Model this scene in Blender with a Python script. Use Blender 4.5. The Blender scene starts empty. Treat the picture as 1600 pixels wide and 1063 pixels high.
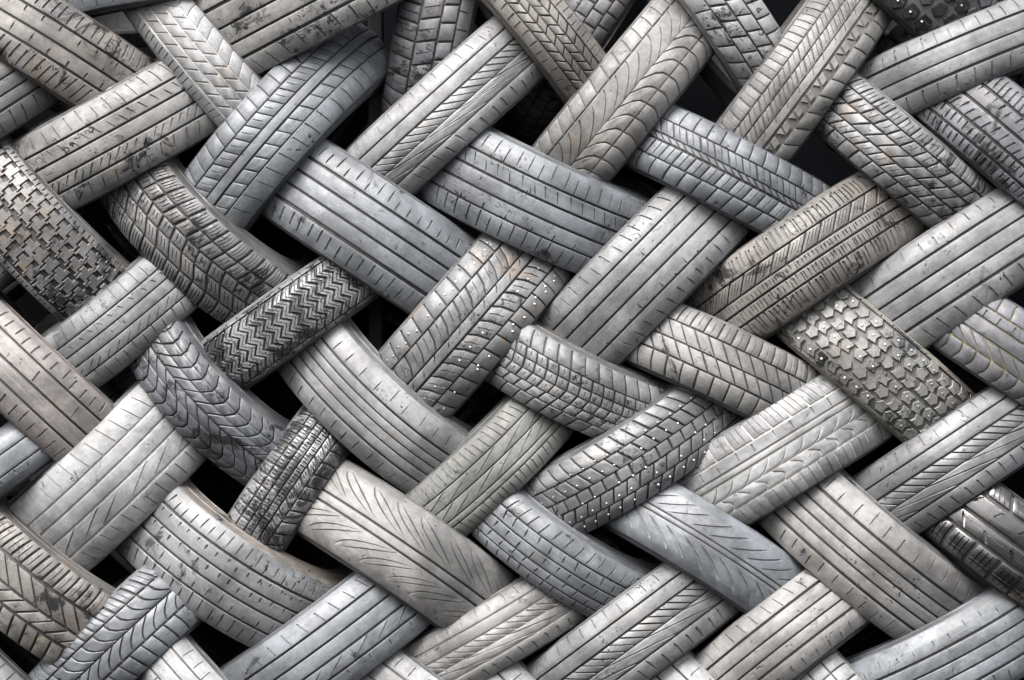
import bpy, math, random
import numpy as np
from mathutils import Matrix, Vector

# ------------------------------------------------------------------ camera, sky, sun
sc = bpy.context.scene
cam_d = bpy.data.cameras.new('camera')
cam = bpy.data.objects.new('camera', cam_d)
sc.collection.objects.link(cam)
sc.camera = cam
cam.location = (0, -8.0, 1.40)
cam.rotation_euler = (math.radians(90), 0, 0)
cam_d.sensor_width = 36
cam_d.lens = 140.6
cam_d.clip_end = 200

SUN_EL, SUN_AZ = 52.0, -24.0          # degrees; azimuth measured from straight behind the camera, minus = left
world = bpy.data.worlds.new('World')
sc.world = world
world.use_nodes = True
nt = world.node_tree
bg = nt.nodes['Background']
sky = nt.nodes.new('ShaderNodeTexSky')
sky.sky_type = 'NISHITA'
sky.sun_disc = False
sky.sun_elevation = math.radians(SUN_EL)
sky.sun_rotation = math.radians(180 - SUN_AZ)
sky.air_density = 1.0
sky.dust_density = 6.0
sky.ozone_density = 0.6
grey = nt.nodes.new('ShaderNodeHueSaturation')      # an overcast sky: the same brightness with little colour
grey.inputs['Saturation'].default_value = 0.40
nt.links.new(sky.outputs['Color'], grey.inputs['Color'])
nt.links.new(grey.outputs['Color'], bg.inputs['Color'])
bg.inputs['Strength'].default_value = 0.095
sun_d = bpy.data.lights.new('sun', 'SUN')
sun_d.energy = 1.1
sun_d.angle = math.radians(34)
sun_d.color = (1.0, 0.98, 0.955)
sun = bpy.data.objects.new('sun', sun_d)
sc.collection.objects.link(sun)
el, az = math.radians(SUN_EL), math.radians(SUN_AZ)
to_sun = Vector((math.sin(az) * math.cos(el), -math.cos(az) * math.cos(el), math.sin(el)))
sun.rotation_euler = to_sun.to_track_quat('Z', 'Y').to_euler()
sun.location = to_sun * 12
vs = sc.view_settings
vs.view_transform = 'Standard'
vs.look = 'None'
vs.gamma = 1
vs.use_curve_mapping = False
vs.exposure = 2.08

S = 0.00128                      # metres per drawing unit (the patterns below are measured in these units)
col = sc.collection

# ------------------------------------------------------------------ materials
def nodes_of(m):
    m.use_nodes = True
    n = m.node_tree.nodes
    return m.node_tree, n, m.node_tree.links, n['Principled BSDF']

def noise(nt, vec, scale, detail=6, rough=0.6, dist=0.0):
    t = nt.nodes.new('ShaderNodeTexNoise')
    t.inputs['Scale'].default_value = scale
    t.inputs['Detail'].default_value = detail
    t.inputs['Roughness'].default_value = rough
    t.inputs['Distortion'].default_value = dist
    nt.links.new(vec, t.inputs['Vector'])
    return t.outputs['Fac']

def ramp(nt, fac, a, b, va=0.0, vb=1.0):
    r = nt.nodes.new('ShaderNodeMapRange')
    r.interpolation_type = 'SMOOTHSTEP'
    r.inputs[1].default_value = a
    r.inputs[2].default_value = b
    r.inputs[3].default_value = va
    r.inputs[4].default_value = vb
    nt.links.new(fac, r.inputs[0])
    return r.outputs[0]

def mix(nt, fac, a, b, mode='MIX'):
    m = nt.nodes.new('ShaderNodeMix')
    m.data_type = 'RGBA'
    m.blend_type = mode
    for sock, val in ((m.inputs[0], fac), (m.inputs[6], a), (m.inputs[7], b)):
        if hasattr(val, 'links') or hasattr(val, 'is_output'):
            nt.links.new(val, sock)
        elif isinstance(val, (tuple, list)):
            sock.default_value = (*val, 1) if len(val) == 3 else val
        else:
            sock.default_value = val
    return m.outputs[2]

def math_(nt, op, a, b):
    m = nt.nodes.new('ShaderNodeMath')
    m.operation = op
    m.use_clamp = False
    for sock, val in ((m.inputs[0], a), (m.inputs[1], b)):
        if hasattr(val, 'is_output'):
            nt.links.new(val, sock)
        else:
            sock.default_value = val
    return m.outputs[0]

TINT = {
 'grey': (0.135, 0.139, 0.144), 'blue': (0.125, 0.135, 0.147), 'brown': (0.135, 0.128, 0.120), 'warm': (0.155, 0.154, 0.151),
 'green': (0.152, 0.155, 0.146), 'dark': (0.080, 0.081, 0.085), 'purple': (0.108, 0.108, 0.119), 'pale': (0.194, 0.197, 0.201),
 'black': (0.017, 0.017, 0.018),
}

def rubber(name, tint, wet, dirt, rough, seed, gloss_patch=0.2, coat=0.0):
    """worn tread rubber: dusty grey top, black scuffed or wet patches, brown dirt, scratches round the tread"""
    m = bpy.data.materials.new(name)
    nt, n, L, p = nodes_of(m)
    geo = nt.nodes.new('ShaderNodeNewGeometry')
    mp = nt.nodes.new('ShaderNodeMapping')
    mp.inputs['Location'].default_value = (seed * 3.1, seed * 1.7, seed * 0.9)
    L.new(geo.outputs['Position'], mp.inputs['Vector'])
    v = mp.outputs['Vector']
    uv = nt.nodes.new('ShaderNodeUVMap')
    ms = nt.nodes.new('ShaderNodeMapping')
    ms.inputs['Scale'].default_value = (7, 240, 1)
    ms.inputs['Location'].default_value = (seed * 2.3, seed, 0)
    L.new(uv.outputs['UV'], ms.inputs['Vector'])
    big = noise(nt, v, 7.5, 5, 0.62, 0.5)
    mid = noise(nt, v, 60.0, 9, 0.78)
    fine = noise(nt, v, 420.0, 4, 0.7)
    scr = noise(nt, ms.outputs['Vector'], 1.0, 5, 0.65)
    c = mix(nt, ramp(nt, big, 0.35, 0.65), tuple(x * 0.62 for x in tint), tuple(x * 1.30 for x in tint))
    c = mix(nt, ramp(nt, mid, 0.30, 0.72), mix(nt, 1.0, c, (0.74, 0.74, 0.75), 'MULTIPLY'), mix(nt, 1.0, c, (1.16, 1.16, 1.16), 'MULTIPLY'))
    c = mix(nt, ramp(nt, scr, 0.58, 0.76, 0, 0.45), c, (0.31, 0.31, 0.308))
    c = mix(nt, ramp(nt, scr, 0.44, 0.28, 0, 0.6), c, (0.06, 0.06, 0.06))
    if dirt > 0:
        dn = noise(nt, v, 13.0, 7, 0.68, 0.4)
        c = mix(nt, ramp(nt, dn, 0.62 - 0.16 * dirt, 0.80 - 0.16 * dirt, 0, 0.75), c, (0.135, 0.100, 0.070))
        dn2 = noise(nt, v, 70.0, 6, 0.7)
        c = mix(nt, ramp(nt, dn2, 0.60, 0.78, 0, 0.5 * dirt), c, (0.19, 0.15, 0.105))
    wn = noise(nt, v, 11.0, 9, 0.72, 0.7)
    lo = 0.655 - 0.25 * wet
    wf = ramp(nt, wn, lo, lo + 0.08)
    cn = noise(nt, v, 70.0, 7, 0.74, 1.1)                 # small black chips and scuffs, in clusters
    area = ramp(nt, noise(nt, v, 8.0, 3), 0.42, 0.62, 0.0, 0.17)
    cl = 0.765 - 0.15 * wet
    wf = math_(nt, 'MAXIMUM', wf, ramp(nt, math_(nt, 'ADD', cn, area), cl, cl + 0.06))
    c = mix(nt, math_(nt, 'MULTIPLY', wf, 0.92), c, (0.016, 0.016, 0.018))
    spk = noise(nt, v, 260.0, 3, 0.6)
    c = mix(nt, ramp(nt, spk, 0.70, 0.78, 0, 0.5), c, (0.40, 0.395, 0.38))
    L.new(c, p.inputs['Base Color'])
    r0 = ramp(nt, mid, 0.25, 0.8, rough + 0.10, rough - 0.06)
    mr = nt.nodes.new('ShaderNodeMix')
    mr.data_type = 'FLOAT'
    L.new(wf, mr.inputs[0])
    L.new(r0, mr.inputs[2])
    mr.inputs[3].default_value = gloss_patch
    L.new(mr.outputs[0], p.inputs['Roughness'])
    p.inputs['Specular IOR Level'].default_value = 0.5
    p.inputs['Coat Weight'].default_value = coat
    p.inputs['Coat Roughness'].default_value = 0.06
    b = nt.nodes.new('ShaderNodeBump')
    b.inputs['Strength'].default_value = 0.5
    b.inputs['Distance'].default_value = 0.0016
    h = math_(nt, 'ADD', math_(nt, 'MULTIPLY', mid, 1.1), math_(nt, 'MULTIPLY', fine, 0.35))
    h = math_(nt, 'ADD', h, math_(nt, 'MULTIPLY', scr, 0.5))
    h = math_(nt, 'SUBTRACT', h, math_(nt, 'MULTIPLY', wf, 0.5))
    L.new(h, b.inputs['Height'])
    L.new(b.outputs['Normal'], p.inputs['Normal'])
    return m

def plain(name, c1, c2, rough, scale=40, metallic=0.0, bump=0.001, spec=0.4):
    m = bpy.data.materials.new(name)
    nt, n, L, p = nodes_of(m)
    geo = nt.nodes.new('ShaderNodeNewGeometry')
    f = noise(nt, geo.outputs['Position'], scale, 8, 0.7)
    L.new(mix(nt, ramp(nt, f, 0.3, 0.7), c1, c2), p.inputs['Base Color'])
    p.inputs['Roughness'].default_value = rough
    p.inputs['Metallic'].default_value = metallic
    p.inputs['Specular IOR Level'].default_value = spec
    if bump:
        b = nt.nodes.new('ShaderNodeBump')
        b.inputs['Strength'].default_value = 0.5
        b.inputs['Distance'].default_value = bump
        L.new(f, b.inputs['Height'])
        L.new(b.outputs['Normal'], p.inputs['Normal'])
    return m

M_CASE = {
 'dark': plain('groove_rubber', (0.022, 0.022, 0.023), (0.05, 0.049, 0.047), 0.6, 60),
 'mid': plain('groove_rubber_dusty', (0.06, 0.06, 0.06), (0.13, 0.127, 0.12), 0.75, 60),
 'light': plain('groove_rubber_chalky', (0.30, 0.295, 0.28), (0.50, 0.49, 0.46), 0.9, 60),
 'lime': plain('groove_rubber_mossy', (0.09, 0.095, 0.06), (0.19, 0.195, 0.13), 0.85, 60),
 'rust': plain('groove_rubber_muddy', (0.07, 0.05, 0.035), (0.16, 0.115, 0.075), 0.85, 60),
}
M_STUD = plain('stud_steel', (0.42, 0.42, 0.41), (0.72, 0.71, 0.69), 0.42, 300, 1.0, 0)
M_GAP_SHADE = plain('gap_shade', (0.0006, 0.0008, 0.0012), (0.0018, 0.0022, 0.003), 0.9, 5, spec=0.05)  # near-black colour paints in the shade seen through the gaps
M_POST = plain('post_paint', (0.014, 0.016, 0.02), (0.026, 0.03, 0.036), 0.6, 20)

# ------------------------------------------------------------------ mesh helpers
class MB:
    def __init__(self):
        self.v, self.f, self.uv = [], [], []
    def pt(self, p, uv=(0, 0)):
        self.v.append(p)
        self.uv.append(uv)
        return len(self.v) - 1
    def mesh(self, name, mat, smooth=True):
        me = bpy.data.meshes.new(name)
        me.from_pydata(self.v, [], self.f)
        lay = me.uv_layers.new(name='UVMap')
        idx = np.zeros(len(me.loops), dtype=np.int32)
        me.loops.foreach_get('vertex_index', idx)
        lay.data.foreach_set('uv', np.array(self.uv, dtype=np.float32)[idx].ravel())
        me.materials.append(mat)
        if smooth:
            me.polygons.foreach_set('use_smooth', np.ones(len(me.polygons), dtype=bool))
            try:
                me.set_sharp_from_angle(angle=math.radians(33))
            except Exception:
                pass
        me.update()
        return me

def link(name, me, parent, rot=0.0, lift=0.0, skew=0.0):
    o = bpy.data.objects.new(name, me)
    col.objects.link(o)
    o.parent = parent
    if rot:
        o.rotation_euler = (skew, rot, 0)
    if lift:
        o.location = (math.sin(rot) * lift, 0, math.cos(rot) * lift)
    return o

def fshift(f, v):
    """sideways shift of a cut at place v across the tread: a smooth curve through the given points"""
    if not f:
        return 0.0 * np.asarray(v)
    xs = [a for a, b in f]
    ys = [b for a, b in f]
    x = np.asarray(v, float)
    if len(xs) == 3:
        c = np.polyfit(xs, ys, 2)
        return np.polyval(c, x)
    return np.interp(x, xs, ys)

class Tyre:
    def __init__(self, R, w, dep, mats):
        self.R, self.w, self.dep = R, w, dep * 0.8
        self.m_tread, self.m_case, self.m_side = mats
    def drop(self, v):
        a = abs(v)
        return 4.5 * a * a + 13.0 * a ** 5
    def S(self, t, v, h):
        r = (self.R - self.drop(v) + h) * S
        a = t / self.R
        return (r * math.sin(a), -v * self.w / 2 * S, r * math.cos(a))
    def uv(self, t, v):
        return (t * S, v * self.w / 2 * S)
    # a raised band round the tread; slits is None or a dict
    def rib(self, v0, v1, sl, rng):
        mb = MB()
        C = 2 * math.pi * self.R
        bev = min(0.02, (v1 - v0) * 0.2)
        inner = (v1 - v0) - 2 * bev
        nr = max(2, int(inner * 9))
        rows = [v0, v0 + bev * 0.4, v0 + bev] + [v0 + bev + inner * i / nr for i in range(1, nr)] + [v1 - bev, v1 - bev * 0.4, v1]
        if sl:
            for e in (sl['a'], sl['b']):
                if v0 + bev < e < v1 - bev:
                    rows += [e - 0.012, e + 0.012]
            rows = sorted(rows)
        rows = np.array(rows)
        hr = np.zeros(len(rows))
        hr[0] = hr[-1] = -0.9
        hr[1] = hr[-2] = -0.25
        if v0 <= -0.97: hr[0] = hr[1] = 0
        if v1 >= 0.97: hr[-1] = hr[-2] = 0
        cols = []                                            # (t, slit half offset, depth factor)
        if sl:
            n = max(8, round(C / sl['p']))
            p = C / n
            w = sl.get('w', 2.4) * 1.2
            jit = sl.get('jit', 0.10)
            for k in range(n):
                t = (k + 0.5) * p - C / 2 + sl.get('ph', 0)
                if abs(t) < 1.60 * self.R:
                    j = rng.uniform(-jit, jit) * p
                    ww = w * rng.uniform(0.8, 1.25)
                    jl = rng.uniform(-1, 1)
                    prof = ((-1, 0), (-0.84, 1), (-0.62, 0.1), (0.62, 0.1), (0.84, 1), (1, 0)) if sl.get('leaf') else ((-1, 0), (-0.55, 1), (0.55, 1), (1, 0))
                    cols += [(t + j, q, e, ww, jl) for q, e in prof]
                    cols += [(t + p * 0.36, 0, 0, ww, jl), (t + p * 0.64, 0, 0, ww, jl)]
                elif k % 3 == 0:
                    cols.append((t, 0, 0, w, 0))
        else:
            n = int(C / 14)
            cols = [(-C / 2 + k * C / n, 0, 0, 0, 0) for k in range(n)]
        fs = fshift(sl.get('f') if sl else None, rows)
        dep = (sl.get('d', self.dep * 0.8) if sl else 0)
        ids = []
        for (t, off, on, ww, jl) in cols:
            c = []
            for i, v in enumerate(rows):
                h = hr[i]
                tt = t + fs[i]
                if off:
                    a, b = sl['a'], sl['b']
                    half = (b - a) / 2
                    q = abs(v - (a + b) / 2 - jl * 0.03) / half
                    tap = max(0.0, 1 - q ** (2.5 if sl.get('leaf') else 6)) if sl.get('taper') else (1.0 if q <= 1.001 else 0.0)
                    tt += off * ww / 2 * (0.25 + 0.75 * tap)
                    if on and tap > 0:
                        h = h - on * dep * min(1, tap * 1.3)
                c.append(mb.pt(self.S(tt, v, h), self.uv(tt, v)))
            sk = []
            for i, v in ((0, rows[0]), (len(rows) - 1, rows[-1])):
                sk.append(mb.pt(self.S(t + fs[i] + off * ww / 2, v, -self.dep - 0.5), self.uv(t, v)))
            ids.append([sk[0]] + c + [sk[1]])
        for k in range(len(ids)):
            A, B = ids[k], ids[(k + 1) % len(ids)]
            for i in range(len(A) - 1):
                mb.f.append((A[i], B[i], B[i + 1], A[i + 1]))
        return mb.mesh('tread_rib', self.m_tread)
    # one block of a band, as a grid (left and right edges follow f)
    def block(self, v0, v1, p, g, f, f2, sip, bow=0.0):
        mb = MB()
        nr = max(2, min(6, int((v1 - v0) * 8)))
        bev = min(0.035, (v1 - v0) * 0.16)
        rows = [v0, v0 + bev] + [v0 + bev + (v1 - v0 - 2 * bev) * i / nr for i in range(1, nr)] + [v1 - bev, v1]
        if f and len(f) > 3:
            rows = sorted(set(rows) | {q for q, _ in f if v0 < q < v1})
        rows = np.array(rows)
        L = fshift(f, rows) + g / 2
        Rr = fshift(f2 or f, rows) + p - g / 2
        cs = [(0.0, 0), (1.6, 1)]
        x = []
        x.append((0.0, -0.9)); x.append((0.07, 0.0))
        for s in range(sip):
            c = (s + 1) / (sip + 1)
            e = 0.9 / p
            x += [(c - 1.5 * e, 0.0), (c - 0.5 * e, -self.dep * 0.55), (c + 0.5 * e, -self.dep * 0.55), (c + 1.5 * e, 0.0)]
        if not sip and p > 30:
            x.append((0.5, 0.0))
        x.append((0.93, 0.0)); x.append((1.0, -0.9))
        grid = []
        for i, v in enumerate(rows):
            r = []
            for (q, h) in x:
                t = L[i] + (Rr[i] - L[i]) * q
                hh = h
                if h <= -2 and (i < 2 or i > len(rows) - 3):
                    hh = 0.0
                if i in (0, len(rows) - 1):
                    if not ((v <= -0.97) or (v >= 0.97)):
                        hh = min(hh, -0.9)
                r.append(mb.pt(self.S(t, v, hh), self.uv(t, v)))
            grid.append(r)
        nc = len(x)
        for i in range(len(rows) - 1):
            for j in range(nc - 1):
                mb.f.append((grid[i][j], grid[i][j + 1], grid[i + 1][j + 1], grid[i + 1][j]))
        loop = grid[0] + [grid[i][-1] for i in range(1, len(rows))] + grid[-1][-2::-1] + [grid[i][0] for i in range(len(rows) - 2, 0, -1)]
        lo = []
        for k in loop:
            x_, y_, z_ = mb.v[k]
            rr = math.hypot(x_, z_)
            vv = -y_ / (self.w / 2 * S)
            q = (self.R - self.drop(vv) - self.dep - 0.5) * S / rr
            lo.append(mb.pt((x_ * q, y_, z_ * q), mb.uv[k]))
        for k in range(len(loop)):
            k2 = (k + 1) % len(loop)
            mb.f.append((loop[k2], loop[k], lo[k], lo[k2]))
        return mb.mesh('tread_block', self.m_tread)
    @staticmethod
    def inset(Q, d):
        n = len(Q)
        out = []
        for i in range(n):
            (ax, ay), (bx, by), (cx, cy) = Q[i - 1], Q[i], Q[(i + 1) % n]
            d1 = np.array([bx - ax, by - ay]); d1 /= np.hypot(*d1) + 1e-9
            d2 = np.array([cx - bx, cy - by]); d2 /= np.hypot(*d2) + 1e-9
            n1 = np.array([-d1[1], d1[0]]); n2 = np.array([-d2[1], d2[0]])
            m = n1 + n2
            m = m / max(0.35, (1 + n1 @ n2))
            out.append((bx + m[0] * d, by + m[1] * d))
        return out
    # one block of free outline: points (t, v)
    def poly(self, pts, gap=0.0, pinch=0.9):
        mb = MB()
        hw = self.w / 2
        P = [(t, v * hw) for t, v in pts]
        a = sum(P[i][0] * P[(i + 1) % len(P)][1] - P[(i + 1) % len(P)][0] * P[i][1] for i in range(len(P)))
        if a < 0:
            P = P[::-1]
        Q = []
        for i in range(len(P)):
            x0, y0 = P[i]; x1, y1 = P[(i + 1) % len(P)]
            n = max(1, int(math.hypot(x1 - x0, y1 - y0) / 18))
            for k in range(n):
                Q.append((x0 + (x1 - x0) * k / n, y0 + (y1 - y0) * k / n))
        n = len(Q)
        if gap:
            Q = self.inset(Q, gap / 2)
        I = self.inset(Q, pinch)
        top = [mb.pt(self.S(x, y / hw, 0), self.uv(x, y / hw)) for x, y in I]
        rim = [mb.pt(self.S(x, y / hw, -1.3), self.uv(x, y / hw)) for x, y in Q]
        lo = [mb.pt(self.S(x, y / hw, -self.dep - 0.5), self.uv(x, y / hw)) for x, y in Q]
        mb.f.append(tuple(top))
        for i in range(n):
            j = (i + 1) % n
            mb.f.append((rim[i], rim[j], top[j], top[i]))
            mb.f.append((lo[i], lo[j], rim[j], rim[i]))
        return mb.mesh('tread_block', self.m_tread)
    def rings(self, prof, name, mat, close=False, wob=0.0, seg=128):
        mb = MB()
        ids = []
        acc = 0.0
        for j in range(seg):
            a = 2 * math.pi * j / seg
            c = []
            for k, (y, r) in enumerate(prof):
                c.append(mb.pt((r * S * math.sin(a), y * S, r * S * math.cos(a)), (a * self.R * S, (y + r) * S)))
            ids.append(c)
        for j in range(seg):
            A, B = ids[j], ids[(j + 1) % seg]
            m = len(A)
            for k in range(m - (0 if close else 1)):
                mb.f.append((A[k], B[k], B[(k + 1) % m], A[(k + 1) % m]))
        return mb.mesh(name, mat)
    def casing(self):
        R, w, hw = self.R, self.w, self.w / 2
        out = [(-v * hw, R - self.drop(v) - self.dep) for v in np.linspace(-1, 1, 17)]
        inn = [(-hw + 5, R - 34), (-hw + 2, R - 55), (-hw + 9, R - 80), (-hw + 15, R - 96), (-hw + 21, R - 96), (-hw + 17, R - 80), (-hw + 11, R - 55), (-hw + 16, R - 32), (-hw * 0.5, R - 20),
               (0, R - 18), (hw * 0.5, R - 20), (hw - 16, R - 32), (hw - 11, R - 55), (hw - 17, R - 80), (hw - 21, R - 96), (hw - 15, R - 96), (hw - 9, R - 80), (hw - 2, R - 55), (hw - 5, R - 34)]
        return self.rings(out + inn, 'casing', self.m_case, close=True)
    def sidewall(self, sgn):
        R, hw = self.R, self.w / 2
        r1 = R - self.drop(1)
        p = [(hw - 1.0, r1 - 0.4), (hw + 0.6, r1 - 2.2), (hw + 1.4, r1 - 6), (hw + 2.2, r1 - 14), (hw + 2.6, r1 - 20), (hw + 4.0, r1 - 20.8), (hw + 4.1, r1 - 23), (hw + 2.9, r1 - 24),
             (hw + 3.3, r1 - 36), (hw + 2.7, r1 - 46), (hw + 3.9, r1 - 47), (hw + 3.6, r1 - 50), (hw + 2.2, r1 - 51), (hw - 1.5, r1 - 64), (hw - 5.5, r1 - 74), (hw - 6.2, r1 - 77),
             (hw - 10, r1 - 84), (hw - 14.5, r1 - 86), (hw - 18, r1 - 85.5), (hw - 15, r1 - 76), (hw - 4, r1 - 50), (hw - 6, r1 - 20)]
        if sgn > 0:
            return self.rings([(y, r) for y, r in p], 'sidewall', self.m_side)
        return self.rings([(-y, r) for y, r in p][::-1], 'sidewall', self.m_side)

def studs_mesh(ty, spots):
    mb = MB()
    for (t, v) in spots:
        base = np.array(ty.S(t, v, 0)); nrm = np.array([math.sin(t / ty.R), 0, math.cos(t / ty.R)])
        ex = np.array([math.cos(t / ty.R), 0, -math.sin(t / ty.R)]); ey = np.array([0, 1.0, 0])
        rs = []
        for (r, h) in ((1.8, -1.0), (1.8, 0.5), (1.2, 0.9)):
            rs.append([mb.pt(tuple(base + (ex * math.cos(a) + ey * math.sin(a)) * r * S + nrm * h * S)) for a in [k * math.pi / 4 for k in range(8)]])
        for A, B in zip(rs, rs[1:]):
            for k in range(8):
                mb.f.append((A[k], A[(k + 1) % 8], B[(k + 1) % 8], B[k]))
        mb.f.append(tuple(rs[-1]))
    return mb.mesh('stud', M_STUD)

ARC = 1.36
def build_tyre(key, c, n, th, ph, R, w, tone, wet, dirt, groove, dep, bands, label, rough=0.5, side=None, studs=None, gl=0.2, jb=0.0015, coat=0.0):
    """c: centre (x, z) in metres on the front plane of the stack; n: how far its front stands proud (+) or back (-)"""
    rng = random.Random(key)
    seed = rng.uniform(0, 50)
    tint = TINT[tone] if isinstance(tone, str) else tone
    mt = rubber('tread_rubber', tint, wet, dirt, rough, seed, gl, coat)
    sd = tuple(x * 0.62 for x in tint)
    ms = rubber('sidewall_rubber', side or sd, 0.15 + 0.3 * wet, 0.25 + 0.5 * dirt, 0.6, seed + 9)
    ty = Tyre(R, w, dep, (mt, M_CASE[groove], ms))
    root = bpy.data.objects.new('tyre', None)
    root.empty_display_size = 0.1
    col.objects.link(root)
    u = Vector((math.cos(th), 0, -math.sin(th)))
    v = Vector((-math.sin(th), 0, -math.cos(th)))
    nn = Vector((0, -1, 0))
    a = v * math.cos(ph) - nn * math.sin(ph)
    b = nn * math.cos(ph) + v * math.sin(ph)
    pos = Vector((c[0], (R * S) - n, c[1]))
    root.matrix_world = Matrix(((u.x, -a.x, b.x, pos.x), (u.y, -a.y, b.y, pos.y), (u.z, -a.z, b.z, pos.z), (0, 0, 0, 1)))
    root['label'] = label
    root['category'] = 'tyre'
    root['group'] = 'used tyres stacked in a criss-cross weave'
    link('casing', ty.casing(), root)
    link('sidewall', ty.sidewall(1), root)
    link('sidewall', ty.sidewall(-1), root)
    C = 2 * math.pi * R
    for bd in bands:
        kind = bd[0]
        if kind == 'R':
            link('tread_rib', ty.rib(bd[1], bd[2], bd[3], rng), root)
        elif kind == 'B':
            _, v0, v1, p, g, f, phs, sip, f2 = bd
            nb = max(8, round(C / p))
            pp = C / nb
            me = [ty.block(v0, v1, pp, g * k, f, f2, sip) for k in (0.9, 1.15)]
            for k in range(nb):
                t = k * pp + phs
                t = (t + C / 2) % C - C / 2
                if abs(t / R) < ARC:
                    link('tread_block', me[rng.random() < 0.4], root, t / R + rng.uniform(-jb, jb), rng.uniform(-0.7 - 90 * jb, 0.25) * S, rng.uniform(-jb, jb))
        elif kind == 'P':
            _, p, polys, phs, gap = bd
            nb = max(4, round(C / p))
            pp = C / nb
            mes = [ty.poly(q, gap) for q in polys]
            for k in range(nb):
                t = k * pp + phs
                t = (t + C / 2) % C - C / 2
                if abs(t / R) < ARC:
                    for me in mes:
                        link('tread_block', me, root, t / R + rng.uniform(-jb, jb), rng.uniform(-0.7 - 90 * jb, 0.3) * S, rng.uniform(-jb, jb))
    if studs:
        sp, per = studs
        spots = []
        for k in range(-int(1.2 * R / per), int(1.2 * R / per) + 1):
            for (t, vv) in sp:
                if rng.random() < 0.8:
                    spots.append((t + k * per + rng.uniform(-2, 2), vv + rng.uniform(-0.02, 0.02)))
        o = link('stud', studs_mesh(ty, spots), root)
        o['kind'] = 'stuff'
    return root

# shorthands for the bands of a tread (v runs from -1 at one shoulder to +1 at the other)
def R(v0, v1, p=None, a=None, b=None, f=None, w=2.4, ph=0, taper=False, d=None, jit=0.1, leaf=False):
    if p is None:
        return ('R', v0, v1, None)
    s = dict(p=p, a=v0 if a is None else a, b=v1 if b is None else b, f=f, w=w, ph=ph, taper=taper, jit=jit, leaf=leaf)
    if d: s['d'] = d
    return ('R', v0, v1, s)
def B(v0, v1, p, g=4, f=None, ph=0, sip=0, f2=None):
    return ('B', v0, v1, p, g, f, ph, sip, f2)
def P(p, *polys, ph=0, gap=0.0):
    return ('P', p, polys, ph, gap)
def plain_ribs(edges, gap=0.05):
    gap *= 0.72
    return [R(a + gap / 2, b - gap / 2) for a, b in zip(edges, edges[1:])]

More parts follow.
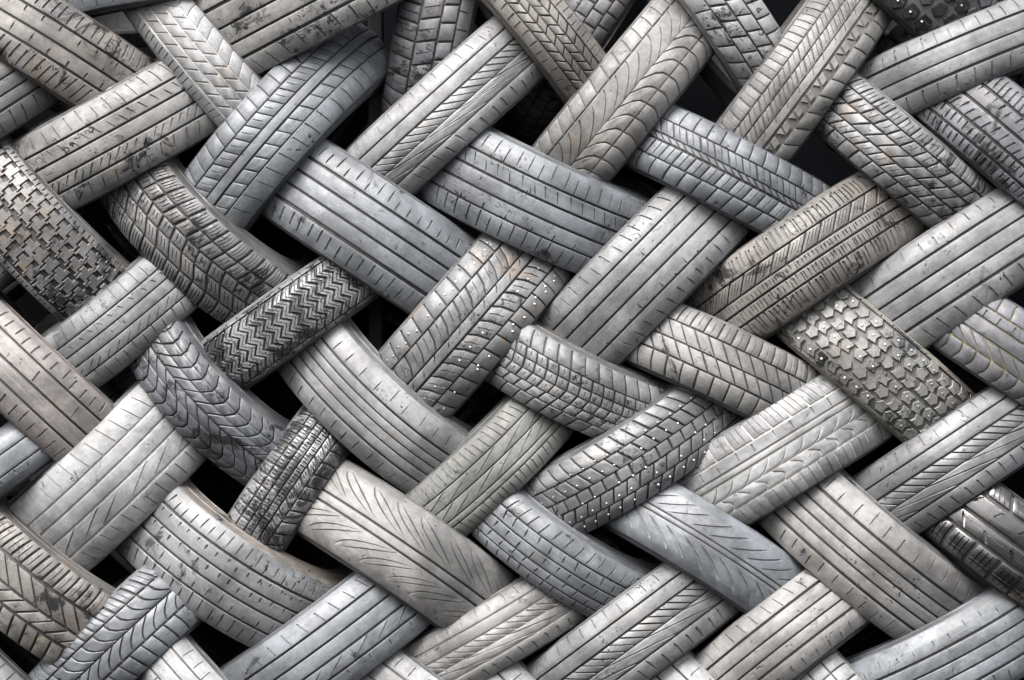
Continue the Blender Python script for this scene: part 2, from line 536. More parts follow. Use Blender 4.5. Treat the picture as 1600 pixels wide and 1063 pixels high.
# ------------------------------------------------------------------ the tyres
# where each tyre stands: centre x, z (m), how far its front stands proud (m), turn, tilt, radius, tread width
PLACE = {
 't1': (-0.9460, 1.9885, 0.0004, 0.5516, -0.0667, 250, 126.9),
 't2': (-0.6093, 1.9702, -0.0201, 0.8720, 0.0603, 235, 97.5),
 't3': (-0.4380, 2.1220, 0.0009, -0.4843, 0.0963, 250, 164.5),
 't4': (-0.8109, 1.8366, 0.0013, -0.5041, 0.1154, 245, 136.8),
 't5': (-1.1251, 1.8755, -0.0045, -0.5592, 0.1433, 240, 109.9),
 't6': (-0.4890, 1.8003, -0.0063, -0.8536, -0.0345, 245, 128.5),
 't7': (-0.1591, 2.0429, -0.1408, -1.3730, -0.0062, 235, 115.6),
 't8': (-0.1404, 1.8666, 0.0001, -0.7343, 0.0413, 245, 120.6),
 't9': (0.0443, 2.0418, 0.0003, 0.8780, -0.0487, 235, 89.7),
 't10': (0.1711, 2.0724, -0.1535, -0.9809, -0.0318, 235, 86.1),
 't11': (0.2263, 1.8914, 0.0000, -0.8842, 0.0124, 248, 124.2),
 't12': (0.4150, 2.0779, -0.0063, 0.9504, -0.0351, 235, 98.4),
 't13': (0.5760, 1.9252, 0.0000, -0.9338, 0.0149, 245, 121.9),
 't14': (0.8275, 2.1089, -0.0192, 0.7111, -0.0195, 235, 127.6),
 't15': (0.9297, 1.9659, 0.0003, -0.3944, -0.0524, 250, 106),
 't16': (0.7912, 1.7980, 0.0010, 0.6960, 0.1056, 240, 109.7),
 't17': (1.0100, 1.8218, 0.0004, 0.7028, 0.0593, 245, 135.2),
 't18': (0.4242, 1.7419, 0.0000, 0.4712, 0.0030, 240, 113.9),
 't19': (0.0477, 1.7112, 0.0015, 0.4381, 0.1302, 245, 145.8),
 't20': (-0.2849, 1.6260, 0.0000, 0.5870, 0.0021, 250, 151.5),
 't21': (0.2644, 1.5254, 0.0000, -0.7940, -0.0166, 250, 142.9),
 't22': (0.6103, 1.5551, 0.0005, -0.5875, -0.0730, 245, 135.2),
 't23': (0.9000, 1.5236, 0.0004, -0.5763, -0.0598, 250, 147.6),
 't24': (-0.9518, 1.6277, 0.0004, 0.8160, 0.0665, 248, 132.1),
 't25': (-0.6047, 1.6428, -0.0069, 0.7597, 0.2532, 240, 129),
 't26': (-0.8105, 1.4612, -0.0239, -0.6803, 0.1368, 232, 113.7),
 't27': (-0.4660, 1.4364, 0.0000, -0.6165, 0.0193, 238, 98.8),
 't28': (-0.9802, 1.3034, 0.0003, 0.7519, -0.0515, 248, 124.3),
 't29': (-0.5773, 1.3194, -0.0072, 0.8166, 0.2499, 238, 110.8),
 't30': (-1.0828, 1.1326, -0.0060, -0.6268, 0.0600, 245, 82),
 't31': (-0.8266, 1.1394, -0.0270, -0.7639, 0.1078, 250, 158.7),
 't32': (-0.2499, 1.3036, -0.0058, 0.7513, 0.2183, 245, 131.4),
 't33': (-0.0970, 1.4330, 0.0000, -0.8530, 0.0255, 248, 148.3),
 't34': (0.1257, 1.3557, 0.0032, 0.4730, 0.1877, 235, 112.7),
 't35': (0.4147, 1.3446, 0.0003, 0.4381, -0.0464, 238, 114.2),
 't36': (0.7396, 1.3540, 0.0000, 0.7002, 0.0180, 242, 127.1),
 't37': (1.0048, 1.3923, 0.0001, 0.5904, 0.0411, 240, 122.2),
 't38': (-0.4493, 1.1007, -0.0306, -0.9764, -0.0312, 232, 98.9),
 't39': (-0.0675, 1.1681, -0.0239, -0.7540, 0.1336, 235, 110.6),
 't40': (0.2295, 1.1812, 0.0013, -0.5613, 0.1158, 242, 118.8),
 't41': (0.5505, 1.1656, 0.0003, -0.5479, -0.0483, 242, 140),
 't42': (0.8992, 1.1403, 0.0005, -0.5869, -0.0708, 245, 127.6),
 't43': (-0.5592, 0.9717, -0.0118, 0.5937, 0.1935, 250, 147.2),
 't44': (-0.2500, 0.9660, 0.0012, 0.5940, -0.1109, 245, 135.5),
 't45': (0.1103, 1.0118, -0.0163, 0.6049, 0.2157, 238, 101.9),
 't46': (0.3818, 0.9674, 0.0009, 0.5618, -0.0983, 238, 110.4),
 't47': (0.7319, 0.9908, 0.0014, 0.6939, 0.1193, 250, 146.9),
 't48': (1.0117, 0.9932, 0.0001, 0.6355, 0.0357, 245, 131.4),
 't49': (-0.9469, 0.9089, 0.0010, 0.6454, 0.1059, 245, 144.6),
 't50': (-0.7820, 0.7884, -0.0101, -0.7532, -0.0358, 242, 121.7),
 't51': (-0.3721, 0.7873, 0.0001, -0.6354, 0.0268, 248, 134.5),
 't52': (-0.0337, 0.8067, -0.0410, -0.5267, 0.0062, 240, 104.6),
 't53': (0.2555, 0.7829, 0.0005, -0.6394, -0.0718, 248, 129.1),
 't54': (0.5610, 0.7652, 0.0020, -0.6662, -0.1474, 245, 123.2),
 't55': (0.8801, 0.7553, 0.0001, -0.4787, 0.0358, 248, 139.4),
 't56': (-0.6272, 0.6675, -0.0128, 0.8246, -0.0202, 235, 96.7),
 't57': (-0.1656, 0.6306, -0.0128, 0.6237, -0.0215, 240, 116),
 't58': (0.6820, 0.6372, -0.0128, 0.8305, 0.0039, 240, 108.9),
 't59': (-1.0313, 0.6516, -0.0128, 0.7333, -0.0092, 240, 123.8),
 't60': (0.3844, 0.6343, -0.0192, 0.7662, -0.0039, 240, 119),
 't61': (0.0239, 0.6197, -0.0512, 0.7837, 0.0017, 240, 128.3),
 't62': (-1.1214, 1.4893, -0.0384, -0.6509, 0.0118, 240, 54.5),
 't0': (-0.7511, 2.1665, -0.0123, -0.1395, -0.0740, 245, 168.2),
}
V = lambda c, e, e2=None: [(-1, e), (0, c), (1, e if e2 is None else e2)]          # a curve bowed along the tread
FAN = lambda flip=1: [R(-1, -.62, 26, -.97, -.74, w=2.6), R(-.58, -.26), B(-.21, .13, 19, 3.2, [(-.21, 16 * flip), (.13, -16 * flip)]), B(.16, .52, 78, 6, [(.16, 62 * flip), (.52, -62 * flip)], sip=0), R(.57, 1, 24, .68, .97, [(.57, -3), (1, 4)], w=3.2)]
T = {}
PENT = lambda a, b, d: [(d * x, a + (b - a) * y) for x, y in ((-11, .04), (6, 0), (13, .45), (5, 1), (-12, .9), (-8, .5))]
def JIG(a, b, ph=0):
    m, e, k = (a + b) / 2, .07, 22 / 26
    q = [(0, a), (13, a), (13, a - e), (26, a - e), (26, m), (32, m), (32, b), (26, b), (26, b - e), (13, b - e), (13, b), (6, b), (6, m), (0, m)]
    return P(22, [(x * k, y) for x, y in q], ph=ph, gap=2.2)
F40 = [(-1, -16), (-.55, 0), (-.1, 15), (.18, 13), (.6, -2), (1, -20)]
F33 = [(-1, 10), (-.6, 4), (-.3, -5), (-.12, -16), (.1, -16), (.3, -5), (.6, 4), (1, 10)]
def t(key, tone, wet, dirt, groove, dep, bands, label, **k):
    T[key] = (tone, wet, dirt, groove, dep, bands, label, k)

t('t0', 'blue', .2, .1, 'dark', 5, plain_ribs([-1, -.5, -.1, .3, .62], .06) + [R(.65, 1, 26, .7, .95)],
  'dark bluish tyre cut by the top edge above the dusty narrow tyre')
t('t1', 'brown', .5, .45, 'dark', 6, [R(-1, -.5, 15, -.95, -.58, V(0, 5, 2), w=3), R(-.44, -.05, 34, -.44, -.3, w=3), R(.01, .36, 34, .2, .36, w=3), R(.42, 1, 15, .48, .95, [(.42, 5), (1, -5)], w=3)],
  'grey-brown tyre in the top left corner with ragged finely cut shoulders', rough=.55)
t('t2', 'pale', .12, .35, 'light', 4, [B(-1, -.58, 26, 2.6, [(-1, -8), (-.58, 6)]), B(-.53, -.2, 26, 2.6, [(-.53, 8), (-.2, -8)]), B(-.15, .2, 26, 2.6, [(-.15, 8), (.2, -8)]), B(.25, .58, 26, 2.6, [(.25, 8), (.58, -8)]), R(.63, 1, 13, .66, .96, w=2)],
  'narrow pale tyre with white dust in its grooves near the top left', rough=.6)
t('t3', 'warm', .5, .3, 'dark', 6, [R(-1, -.55, 30, -.97, -.65)] + plain_ribs([-.5, -.1, .26, .58], .06) + [R(.62, 1, 31, .64, .97, [(.62, -5), (1, 5)], w=2.8)],
  'wide ribbed tyre with black chipped spots under the top edge')
t('t4', 'warm', .45, .25, 'dark', 5, [R(-1, -.56, 24, -.95, -.6, V(8, -5, -5), w=2.2), R(-.51, -.2, 21, -.46, -.24, [(-.51, -6), (-.2, 8)], w=2.2), R(-.15, .16), R(.21, .5, 16, .25, .48, [(.2, 9), (.5, -9)], w=3), R(.55, 1, 26, .6, .9, [(.55, 5), (1, -4)], w=2)],
  'warm grey tyre with slanted slits lying left of the blue-grey upright one', rough=.5)
t('t5', 'dark', .3, .1, 'dark', 5, plain_ribs([-1, -.4, 0, .35], .07) + [R(.4, 1, 24, .45, .96, w=2.6)],
  'dark tyre end at the left edge beneath the corner tyre')
t('t6', 'blue', .22, .1, 'dark', 5, [B(-1, -.56, 27, 2.6, V(-3, 5, 0)), B(-.52, -.16, 27, 2.4, [(-.52, -6), (-.16, 6)], sip=1), R(-.12, .1), B(.15, .46, 27, 2.4, [(.15, -6), (.46, 5)], sip=0), R(.5, 1, 30, .53, .96, [(.5, -4), (1, 4)], w=2)],
  'blue-grey tyre with small square blocks whose upper end turns away into the dark', rough=.42)
t('t7', 'purple', .55, .2, 'dark', 6, [B(-1, -.42, 30, 4, [(-1, 2), (-.42, -4)], sip=1), B(-.36, .16, 38, 4, [(-.36, -5), (.16, 5)], ph=9, sip=1), B(.22, .6, 30, 4, [(.22, 0), (.6, 5)], ph=4), R(.66, 1, 30, .66, .95)],
  'dark wet blocky tyre standing almost upright, set back at the top', rough=.4)
t('t8', 'pale', .12, .15, 'mid', 4, FAN(-1), 'pale tyre with long fan-shaped cuts rising from the five-ribbed tyre to the top', rough=.45)
t('t9', 'brown', .2, .7, 'dark', 5, [R(-1, -.6, 13, -.95, -.64), B(-.56, -.3, 22, 3, [(-.56, -4), (-.3, 6)]), B(-.26, .0, 19, 3, [(-.26, 5), (0, -5)], ph=7), B(.04, .26, 22, 3, [(.04, -4), (.26, 5)], ph=3), B(.3, .57, 20, 3.2, [(.3, 6), (.57, -6)]), R(.63, 1, 19, .66, .95)],
  'brown tyre with cobbled blocks sliding under the top edge', rough=.6)
t('t10', 'dark', .3, .3, 'dark', 5, [B(-1, -.5, 26, 3.4), B(-.44, 0, 26, 3.4, ph=8), B(.06, .5, 26, 3.4), B(.56, 1, 26, 3.4, ph=8)],
  'dark square-blocked tyre set far back under the top edge')
t('t11', 'warm', .16, .3, 'mid', 4.5, [B(-1, -.62, 29, 3, [(-1, 12), (-.62, 2)]), R(-.57, .02, 29, -.54, .0, [(-.57, 26), (-.28, 12), (.02, -24)], w=2.6), B(.02, .5, 29, 3, [(.02, -24), (.24, 2), (.5, 10)], sip=0), B(.53, 1, 29, 3, [(.53, 10), (.75, 12), (1, 4)])],
  'warm pale tyre with curved herringbone grooves at top centre', rough=.5)
t('t12', 'pale', .5, .35, 'dark', 6, [B(-1, -.5, 30, 3.6, [(-1, 6), (-.5, -2)]), B(-.45, -.02, 30, 3.6, [(-.45, 5), (0, -6)], ph=10), B(.04, .5, 30, 3.6, [(.04, 6), (.5, -6)], ph=4), B(.55, 1, 34, 3.6, [(.55, 2), (1, -8)])],
  'short pale blocky tyre with black scuffs at the top right of centre')
t('t13', 'warm', .12, .25, 'mid', 4.5, [B(-1, -.6, 28, 3, V(2, -3, 9), sip=1), B(-.56, -.3, 26, 3, [(-.56, 10), (-.3, -4)], sip=1), B(-.26, .02, 22, 3, [(-.26, -2), (.02, -16)], ph=6, sip=1), R(.06, .26, 32, .06, .2, [(.06, 6), (.26, -6)]), P(32, [(0, .31), (16, .31), (8, .57)], [(16, .31), (32, .31), (24, .57), (8, .57)], gap=3), B(.62, 1, 33, 3, [(.62, -4), (1, 6)])],
  'tan-edged tyre with sipe-filled blocks and one row of triangles, top right', rough=.52)
t('t14', 'black', .5, .1, 'dark', 7, [P(27, [(0, -.95), (16, -.95), (22, -.7), (12, -.5), (-2, -.6)], [(4, -.4), (16, -.45), (24, -.2), (16, 0), (4, -.05), (-2, -.2)], [(8, .1), (22, .06), (26, .3), (16, .46), (4, .36)], [(2, .55), (18, .56), (22, .8), (10, .96), (-2, .85)])],
  'wet black studded tyre dipping in at the top right edge', rough=.15, gl=.1, coat=.8, studs=([(8, -.72), (10, -.2), (16, .27), (9, .75)], 27))
t('t15', 'grey', .15, .2, 'dark', 5, [R(-1, -.55, 24, -.93, -.58, w=2.4)] + plain_ribs([-.5, -.02, .4], .06) + [R(.46, 1, 30, .5, .93, [(.46, 5), (1, -4)], w=2.4)],
  'grey three-groove tyre with notched shoulders reaching the right edge near the top', rough=.45)
t('t16', 'grey', .5, .55, 'dark', 6, [B(-1, -.62, 27, 3.4, [(-1, 4), (-.62, -2)], sip=2), B(-.57, -.22, 27, 3.4, [(-.57, 8), (-.22, -4)], sip=1), B(-.17, .2, 27, 3.4, [(-.17, 10), (.2, -12)], ph=8), B(.25, .58, 27, 3.4, [(.25, 8), (.58, -8)], sip=1), B(.63, 1, 27, 3.4, [(.63, 4), (1, -4)])],
  'wet-topped winter tyre with brown lower blocks at the upper right', rough=.4)
t('t17', 'purple', .45, .1, 'dark', 6, [R(-1, -.55, 11, -.9, -.55, w=3.4), R(-.48, -.12, 16, -.48, -.3, [(-.5, 4), (-.1, -4)], w=3.6), R(-.05, .3, 16, .05, .3, [(0, 4), (.3, -4)], w=3.6), R(.37, .66, 12, .37, .6, w=3.6), R(.72, 1, 12, .72, .95, w=4)],
  'purplish tyre with a torn and pitted tread at the right edge', rough=.42)
t('t18', 'blue', .2, .2, 'dark', 4.5, [B(-1, -.56, 25, 2.6, V(2, 2, -6)), B(-.52, -.17, 25, 2.6, [(-.52, -7), (-.17, 6)], sip=1), B(-.12, .02, 14, 3.2, [(-.12, -6), (.02, 6)]), B(.08, .5, 25, 2.6, [(.08, 4), (.5, -3)], sip=1), B(.55, 1, 28, 2.8, [(.55, 5), (1, -3)])],
  'silver tyre with neat square blocks and a jagged line of small cuts', rough=.45)
t('t19', 'blue', .25, .15, 'dark', 5, [R(-1, -.56, 21, -.9, -.56, w=2.2), R(-.51, -.2, 21, -.47, -.24, [(-.5, -5), (-.2, 5)], w=2), R(-.15, .16), R(.21, .52, 40, .4, .52, w=2.6), R(.56, 1, 21, .56, .93, w=2.4)],
  'silver-blue tyre with thin shoulder slits right of the pale fan-cut one', rough=.4)
t('t20', 'blue', .25, .15, 'dark', 5.5, [R(-1, -.55, 20, -.84, -.62, w=2.8)] + plain_ribs([-.52, -.18, .16, .5], .07) + [R(.55, 1, 20, .62, .9, w=2.8)],
  'wide straight-ribbed tyre with short comb-like slits at both shoulders left of centre', rough=.42)
t('t21', 'grey', .14, .25, 'dark', 5, [R(-1, -.58, 24, -.97, -.7, [(-1, -4), (-.6, 4)], w=3.2)] + [R(-.54, -.24, 60, -.3, -.26), R(-.2, .14), R(.18, .52, 26, .48, .52, w=3)] + [R(.56, 1, 24, .72, .98, [(.56, -4), (1, 4)], w=3.6, taper=True)],
  'broad smooth-ribbed tyre with wedge nicks in its right shoulder, just right of centre', rough=.38)
t('t22', 'brown', .42, .35, 'dark', 6, [R(-1, -.5, 9, -.9, -.55, w=3, jit=.3), B(-.46, -.12, 30, 3, [(-.46, 12), (-.12, -12)], sip=3), R(-.07, .16, 7, -.02, .11, w=1.6, jit=.3), R(.21, .48, 7, .24, .45, w=1.8, jit=.3), R(.53, 1, 9, .56, .94, w=3, jit=.3)],
  'brownish snow tyre with dense comb cuts along both shoulders', rough=.45)
t('t23', 'grey', .2, .1, 'dark', 5.5, [R(-1, -.6, 31, -.9, -.72, w=2.8)] + plain_ribs([-.57, -.2, .16, .5], .06) + [R(.54, 1, 31, .62, .95, [(.54, -5), (1, 5)], w=2.8)],
  'smooth dark grey ribbed tyre at the right edge with widely spaced nicks', rough=.36)
t('t24', (0.125, 0.124, 0.123), .55, .6, 'dark', 7, [R(-1, -.86, 11, -1, -.88), JIG(-.80, -.42), JIG(-.42, -.05, 9), JIG(.03, .44, 4), JIG(.44, .83, 14), R(.86, 1, 11, .88, 1)],
  'grimy tyre of jigsaw-shaped blocks at the left edge, wet blue at its top', rough=.34, jb=.006)
t('t25', (0.110, 0.110, 0.110), .5, .35, 'dark', 6.5, [B(-1, -.6, 27, 4, [(-1, 10), (-.6, 0)], sip=3), B(-.55, -.22, 27, 4, [(-.55, 0), (-.22, -8)], sip=2), B(-.17, .12, 27, 4, [(-.17, -10), (.12, -4)], ph=6, sip=2), B(.17, .5, 27, 4, [(.17, -8), (.5, 8)], ph=12, sip=2), B(.55, 1, 27, 4, [(.55, 8), (1, 16)], ph=12, sip=3)],
  'dark winter tyre with wavy finely slit blocks left of centre', rough=.36, jb=.004)
t('t26', 'grey', .18, .2, 'dark', 4, [R(-1, -.55, 21, -.97, -.55, w=2), R(-.51, -.2, 21, -.42, -.3, [(-.5, -6), (-.2, 6)], w=2), R(-.16, .14), R(.18, .5, 20, .3, .5, [(.18, 14), (.5, -12)], w=2.2), R(.54, 1, 20, .56, .92, V(0, 5, -4), w=2.2)],
  'slim grey tyre with thin slits tucked between the jigsaw tyre and the fish-scale one', rough=.5)
Z = [(-.86, 0), (-.62, -12), (-.38, 0), (-.14, -12), (.1, 0), (.34, -12), (.58, 0), (.86, -12)]
t('t27', 'grey', .7, .45, 'dark', 6.5, [R(-1, -.9, 22, -1, -.9), B(-.86, .86, 17, 4.6, Z, sip=1), R(.9, 1, 22, .9, 1)],
  'wet tyre covered in zigzag staircase cuts below the comb-slit ribbed one', rough=.24, gl=.1, coat=.25)
t('t28', (0.163, 0.152, 0.146), .15, .4, 'dark', 5, [R(-1, -.55, 21, -.88, -.62, V(0, 5, -5), w=3.4), R(-.5, -.06, 80, -.4, -.1, V(4, -4, 4)), R(-.0, .4), R(.46, 1, 21, .6, .92, w=3)],
  'rosy grey tyre with three wide ribs and short curved nicks at the left edge', rough=.45)
F29 = [(-1, 14), (-.8, 25), (-.6, 26), (-.35, 15), (-.1, -3), (.05, -13)]
G29 = [(.0, -13), (.15, -4), (.35, 12), (.58, 23), (.78, 22), (1, 10)]
t('t29', (0.103, 0.109, 0.120), .38, .1, 'dark', 6, [B(-1, -.69, 26, 3, F29), B(-.67, -.36, 26, 3, F29), B(-.34, -.04, 26, 3, F29), B(.0, .3, 26, 3, G29, ph=13), B(.32, .63, 26, 3, G29, ph=13), B(.65, 1, 26, 3, G29, ph=13)],
  'dark blue-grey tyre with sweeping fish-scale grooves on the left', rough=.36)
t('t30', 'blue', .1, .1, 'dark', 4, [R(-1, -.3), R(-.25, .4), R(.46, 1, 28, .5, .7)],
  'smooth silvery tyre end at the left edge above the jagged V-grooved tyre', rough=.4)
t('t31', 'pale', .2, .15, 'light', 4, [R(-1, -.5, 27, -.97, -.52, [(-1, -4), (-.5, 6)], w=2)] + [R(-.46, -.2), R(-.16, .12), R(.16, .52, 52, .18, .5, [(.16, 34), (.52, -30)], w=5), R(.56, 1, 24, .62, .94, [(.56, -3), (1, 5)], w=2)],
  'large bright silver tyre with long shoulder slits and lightning cuts at lower left', rough=.36)
t('t32', 'pale', .1, .3, 'dark', 4.5, [R(-1, -.5, 31, -.86, -.6, w=2)] + plain_ribs([-.46, -.22, 0, .24, .5], .05) + [R(.54, 1, 26, .62, .88, w=1.8)],
  'curved pale cream tyre with five narrow plain ribs at centre left', rough=.42)
t('t33', 'grey', .3, .5, 'dark', 6, [B(-1, -.6, 30, 3.4, F33), B(-.56, -.14, 30, 3.4, F33, ph=13, sip=1), R(-.1, .1, 30, -.09, .02, [(-.11, 8), (.1, -8)]), B(.14, .56, 30, 4, F33, ph=5, sip=1), B(.6, 1, 30, 3.4, F33, ph=18)],
  'studded winter tyre with arrow blocks at the centre of the picture', rough=.42, studs=([(14, -.8), (28, -.74), (15, .8), (22, .72), (8, .35)], 29))
t('t34', 'grey', .45, .5, 'dark', 5, [B(-1, -.55, 25, 3, [(-1, -12), (-.55, 0)]), B(-.51, -.25, 20, 3, [(-.51, 0), (-.25, 6)], sip=1), B(-.21, .03, 20, 3, [(-.21, 6), (.03, 9)], sip=1), B(.07, .32, 20, 3, [(.07, 8), (.32, 4)], sip=1), B(.36, .6, 22, 3, [(.36, 2), (.6, -5)]), B(.64, 1, 26, 3, [(.64, -6), (1, -16)])],
  'yellow-stained tyre with small fanned blocks tucked under the dotted broad tyre', rough=.45)
t('t35', 'warm', .2, .3, 'dark', 5, [B(-1, -.52, 24, 3, V(0, 3, -4), sip=1), B(-.47, -.03, 24, 3, [(-.47, -12), (-.03, 10)]), B(.02, .42, 24, 3, [(.02, -10), (.42, 10)]), B(.48, 1, 27, 3, V(-3, -4, 3))],
  'greenish grey tyre with slanted central cuts right of centre', rough=.5)
t('t36', (0.144, 0.144, 0.139), .5, .6, 'mid', 7, [R(-1, -.94, 24, -1, -.95)] + [P(25, PENT(a, a + .29, d), ph=q) for a, d, q in ((-.93, .9, 0), (-.615, -.9, 11), (-.3, .9, 5), (.015, -.9, 17), (.33, .9, 8), (.645, -.9, 20))] + [R(.95, 1, 24, .95, 1)],
  'mossy brown studded tyre with small kite-shaped blocks on the right', rough=.42, side=(.21, .205, .16), jb=.012, studs=([(0, -.78), (11, -.46), (17, .16), (20, .78)], 25))
t('t37', 'purple', .2, .4, 'lime', 5, [B(-1, -.6, 26, 3, V(4, -4, 4)), R(-.55, -.3, 26, -.5, -.3, w=2.6), R(-.25, .1), B(.15, .5, 26, 3.4, [(.15, -18), (.5, 12)]), B(.55, 1, 26, 3, [(.55, 10), (.8, 12), (1, 4)])],
  'mauve tyre with yellow-green dirt in its grooves at the right edge', rough=.42)
t('t38', 'grey', .75, .5, 'dark', 6, [B(-1, -.66, 20, 3.4, sip=2), B(-.62, -.34, 20, 3, sip=2), R(-.29, -.06, 6, -.28, -.08, w=2, jit=.3), R(-.02, .2, 6, 0, .18, w=2, jit=.3), B(.25, .52, 20, 3, [(.25, 6), (.52, -4)], sip=2), B(.57, 1, 23, 3, [(.57, -4), (1, 4)])],
  'small wet glinting tyre with brown-stained left blocks at lower left', rough=.24, gl=.1, coat=.25)
t('t39', 'green', .14, .25, 'mid', 4, [R(-1, -.5, 13, -.95, -.52, [(-1, -3), (-.5, 3)], w=2.4), R(-.46, -.1, 60, -.44, -.12, [(-.46, 34), (-.1, -34)], w=5), R(-.06, .3, 44, -.04, .28, [(-.06, 30), (.3, -30)], w=5), R(.34, .5), R(.54, 1, 13, .56, .96, w=2.4)],
  'pale greenish tyre with chalky diagonal scratches below centre', rough=.55)
t('t40', 'grey', .3, .15, 'dark', 6.5, [B(-1, -.58, 25, 3.6, F40), B(-.54, -.14, 25, 3.6, F40, ph=11), B(-.1, .2, 25, 3.6, F40), B(.24, .58, 25, 3.6, F40, ph=13), B(.62, 1, 25, 3.6, F40, ph=4)],
  'heavily studded tyre with long arrow blocks below centre right', rough=.38, studs=([(18, -.62), (20, -.3), (12, .2), (22, .5), (14, .78)], 24))
t('t41', 'pale', .3, .25, 'light', 4.5, [B(-1, -.58, 35, 3, [(-1, -3), (-.58, 4)], sip=2), R(-.53, -.26, 35, -.5, -.29, w=2.4), R(-.21, -.1), B(-.05, .22, 33, 3.4, [(-.05, 8), (.06, 2), (.14, -4), (.22, -16)]), B(.26, .55, 33, 3.4, [(.26, -12), (.4, 4), (.48, 5), (.55, 0)], ph=12), B(.6, 1, 33, 3, V(0, 0, 6), sip=1)],
  'pale tyre with white-edged blocks and a row of dark arrow shapes on the right', rough=.5)
t('t42', 'grey', .25, .2, 'dark', 5, FAN(-1), 'fan-cut tyre at the right edge under the kite-blocked studded one', rough=.4)
t('t43', 'grey', .3, .2, 'dark', 5.5, [R(-1, -.62, 18, -.88, -.64, V(0, 6, -6), w=2.6), R(-.56, -.24, 20, -.5, -.4, w=3), R(-.19, .1, 20, -.16, -.04, w=3.2), R(.15, .48, 24, .32, .46, w=2.4), R(.53, 1, 20, .56, .92, V(0, -6, 4), w=2.4)],
  'big curved tyre with a brown sidewall showing along its upper edge, lower left', rough=.36, side=(.135, .122, .11))
LEAF = [(-1, -86), (-.6, -32), (-.12, 30)]
t('t44', 'warm', .16, .2, 'dark', 4.5, [R(-1, -.12, 52, -.82, -.2, [(-1, -70), (-.6, -36), (-.12, 34)], w=24, taper=True, leaf=True), R(-.07, .12), R(.17, 1, 52, .22, .82, [(.17, 34), (.6, -36), (1, -70)], w=24, taper=True, leaf=True)],
  'smooth warm grey tyre with long leaf-shaped grooves at lower centre', rough=.42)
t('t45', 'blue', .3, .2, 'dark', 5.5, [R(-1, -.5, 22, -.92, -.52, [(-1, 4), (-.5, -4)], w=2.2), R(-.45, -.08, 24, -.44, -.16, V(8, -4, -4), w=2.8), R(-.03, .3, 24, .02, .28, V(8, -4, -4), w=2.8), R(.35, .62, 24, .37, .58, V(8, -4, -4), w=2.8), R(.66, 1, 22, .68, .94)],
  'curved silver tyre with small crescent cuts, lower centre right', rough=.38)
t('t46', 'blue', .12, .1, 'mid', 3.5, [R(-1, -.1, 33, -.72, -.18, [(-1, 64), (-.5, 30), (-.1, -20)], w=6.5, taper=True), R(-.06, .06), R(.1, 1, 33, .18, .76, [(.1, -20), (.5, 24), (1, 50)], w=6.5, taper=True)],
  'worn slate tyre with feather grooves either side of a centre line', rough=.38)
t('t47', 'warm', .14, .3, 'dark', 5, [R(-1, -.52, 31, -.86, -.58, w=2.6)] + plain_ribs([-.48, -.2, .05, .3, .56], .06) + [R(.6, 1, 29, .68, .9, w=2.2)],
  'wide warm grey ribbed tyre with evenly nicked upper shoulder at lower right', rough=.4)
t('t48', 'black', .3, .05, 'dark', 8, [B(-1, -.66, 46, 7, [(-1, -6), (-.66, 8)], sip=3), R(-.56, -.12, 46, -.5, -.3, [(-.56, 8), (-.12, -10)], w=6), R(-.03, .34, 46, .1, .34, [(-.03, -10), (.34, 10)], w=6), B(.43, 1, 46, 7, V(0, 10, -8), sip=3)],
  'glossy black soaking wet tyre at the right edge', rough=.1, gl=.04, coat=1.0)
t('t49', 'brown', .4, .35, 'dark', 6.5, [B(-1, -.5, 21, 4, [(-1, 6), (-.5, -2)], sip=1), B(-.42, .04, 28, 4, [(-.42, -18), (.04, 18)], sip=0), B(.1, .42, 28, 4, [(.1, 16), (.42, -12)], ph=8), B(.5, 1, 24, 4, [(.5, -3), (1, 6)])],
  'brown tyre with deep V-shaped grooves at the lower left edge', rough=.5)
t('t50', 'blue', .3, .15, 'dark', 5.5, [B(-1, -.58, 22, 3.4, [(-1, -6), (-.58, 4)], sip=1), B(-.53, -.05, 24, 3.2, [(-.53, 0), (-.3, 4), (-.05, 24)]), B(0, .44, 24, 3.2, [(0, 26), (.22, 6), (.44, -2)], ph=10), B(.5, 1, 24, 3.2, [(.5, -2), (1, 6)])],
  'bluish tyre with sweeping curved grooves in the bottom left', rough=.36)
t('t51', 'blue', .2, .2, 'dark', 4.5, [R(-1, -.56, 31, -.9, -.6, [(-1, -5), (-.56, 6)], w=2.4), R(-.51, -.18), R(-.13, .2), R(.25, .56, 44, .26, .54, [(.25, 16), (.4, -2), (.56, -26)], w=4.5, taper=True), R(.61, 1, 44, .66, .8, w=2)],
  'broad silver tyre with a plaited groove along its lower half, bottom centre left', rough=.4)
t('t52', 'warm', .16, .2, 'light', 4, FAN(-1), 'small pale fan-cut tyre with chalky lines at the bottom, left of centre', rough=.48)
t('t53', 'grey', .2, .3, 'dark', 5.5, FAN(-1), 'large grey fan-cut tyre rising from the bottom edge, right of centre', rough=.4)
t('t54', 'warm', .14, .35, 'dark', 4.5, [R(-1, -.56, 25, -.94, -.62, [(-1, -4), (-.56, 4)], w=2)] + plain_ribs([-.52, -.16, .18, .5], .06) + [R(.54, 1, 25, .76, .98, w=3.4, taper=True)],
  'tan-grey plain ribbed tyre at the bottom beneath the slate feathered one', rough=.42)
t('t55', 'blue', .16, .15, 'dark', 4.5, [R(-1, -.5, 31, -.74, -.62, w=2)] + plain_ribs([-.46, -.14, .18, .5], .06) + [R(.54, 1, 31, .6, .9)],
  'blue-grey ribbed tyre curving along the bottom right corner', rough=.38)
t('t56', 'pale', .1, .15, 'mid', 4, [R(-1, -.5, 26, -.9, -.54, w=2), R(-.45, -.05), R(0, .45), R(.5, 1, 26)],
  'pale tyre peeping up at the bottom edge between two blue-grey ones')
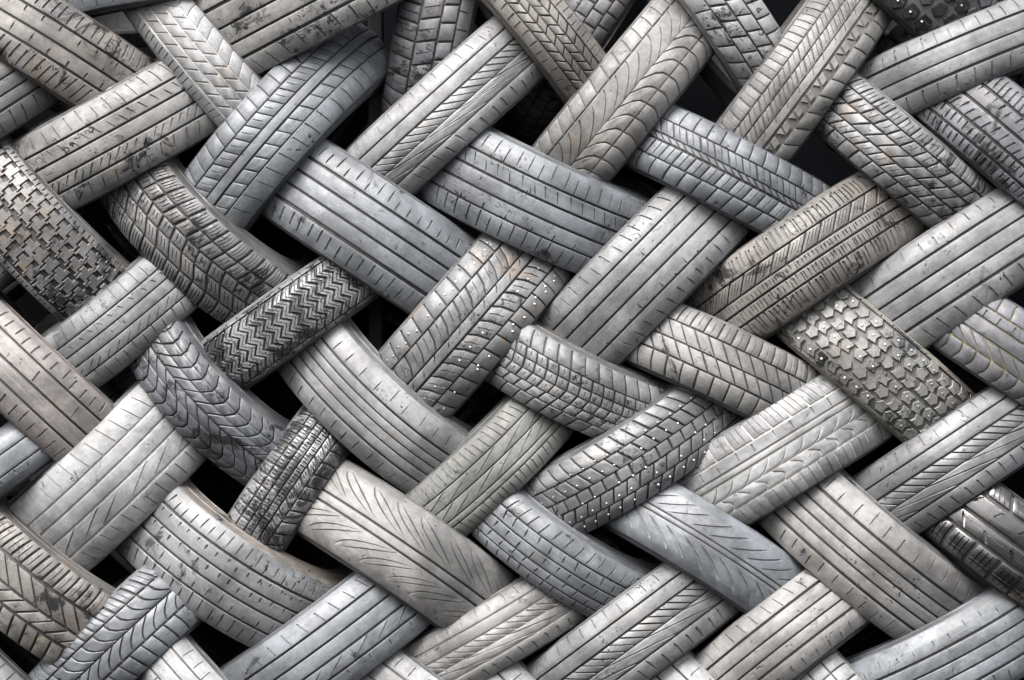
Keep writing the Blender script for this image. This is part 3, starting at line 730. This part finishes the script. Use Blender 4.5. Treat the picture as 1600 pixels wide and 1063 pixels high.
t('t57', 'pale', .1, .15, 'mid', 4, [R(-1, -.5, 28, -.9, -.6, w=2), R(-.45, 0), R(.05, .5), R(.55, 1, 28)],
  'sliver of a pale tyre at the bottom edge beside the plait-grooved one')
t('t58', 'pale', .15, .15, 'dark', 4, [B(-1, -.5, 26, 3), B(-.45, 0, 26, 3), B(.05, .5, 26, 3), B(.55, 1, 26, 3)],
  'small light tyre corner at the bottom edge beside the tan-grey ribbed one')
t('t59', 'dark', .2, .1, 'dark', 4, [R(-1, -.5, 24), R(-.45, 0), R(.05, .5), R(.55, 1, 24)],
  'dark tyre corner in the bottom left corner')
t('t60', 'pale', .1, .15, 'dark', 4, [R(-1, -.5, 26, -.9, -.6), R(-.45, 0), R(.05, .5), R(.55, 1, 26)],
  'tiny light tyre corner at the bottom edge right of the large fan-cut one')
t('t61', 'pale', .1, .15, 'dark', 4, [R(-1, -.5, 26, -.9, -.6), R(-.45, 0), R(.05, .5), R(.55, 1, 26)],
  'tiny light tyre corner at the bottom edge left of the large fan-cut one')
t('t62', 'purple', .3, .1, 'dark', 4, [R(-1, -.5, 24), R(-.45, 0), R(.05, .5), R(.55, 1, 24)],
  'dark end of a tyre at the left edge between the jigsaw and rosy ones')

# ------------------------------------------------------------------ what is behind the stack
def box(name, x0, x1, y0, y1, z0, z1, mat, bevel=0.0):
    mb = MB()
    for x in (x0, x1):
        for y in (y0, y1):
            for z in (z0, z1):
                mb.pt((x, y, z), (x + y, z))
    for f in ((0, 1, 3, 2), (4, 6, 7, 5), (0, 4, 5, 1), (2, 3, 7, 6), (0, 2, 6, 4), (1, 5, 7, 3)):
        mb.f.append(f)
    o = bpy.data.objects.new(name, mb.mesh(name, mat, False))
    col.objects.link(o)
    if bevel:
        m = o.modifiers.new('bevel', 'BEVEL')
        m.width = bevel
        m.segments = 2
    return o
backing = box('shade_backing', -2.2, 2.2, 0.95, 1.0, -0.4, 3.2, M_GAP_SHADE)  # added backing sheet, in place of the shadowed tyres deeper in the pile
backing['label'] = 'added near-black backing that stands in for the shade in the gaps behind the tyres'
backing['category'] = 'shade_backing'
ps = box('post', -0.300, -0.268, 0.30, 0.36, -0.4, 2.6, M_POST, 0.004)
ps['label'] = 'slim dark grey upright post in the gap beside the set-back blocky tyre'
ps['category'] = 'post'

for key, (x, z, n, th, ph, rad, w) in PLACE.items():
    tone, wet, dirt, groove, dep, bands, label, kw = T[key]
    build_tyre(key, (x, z), n, th, ph, rad, w, tone, wet, dirt, groove, dep, bands, label, **kw)
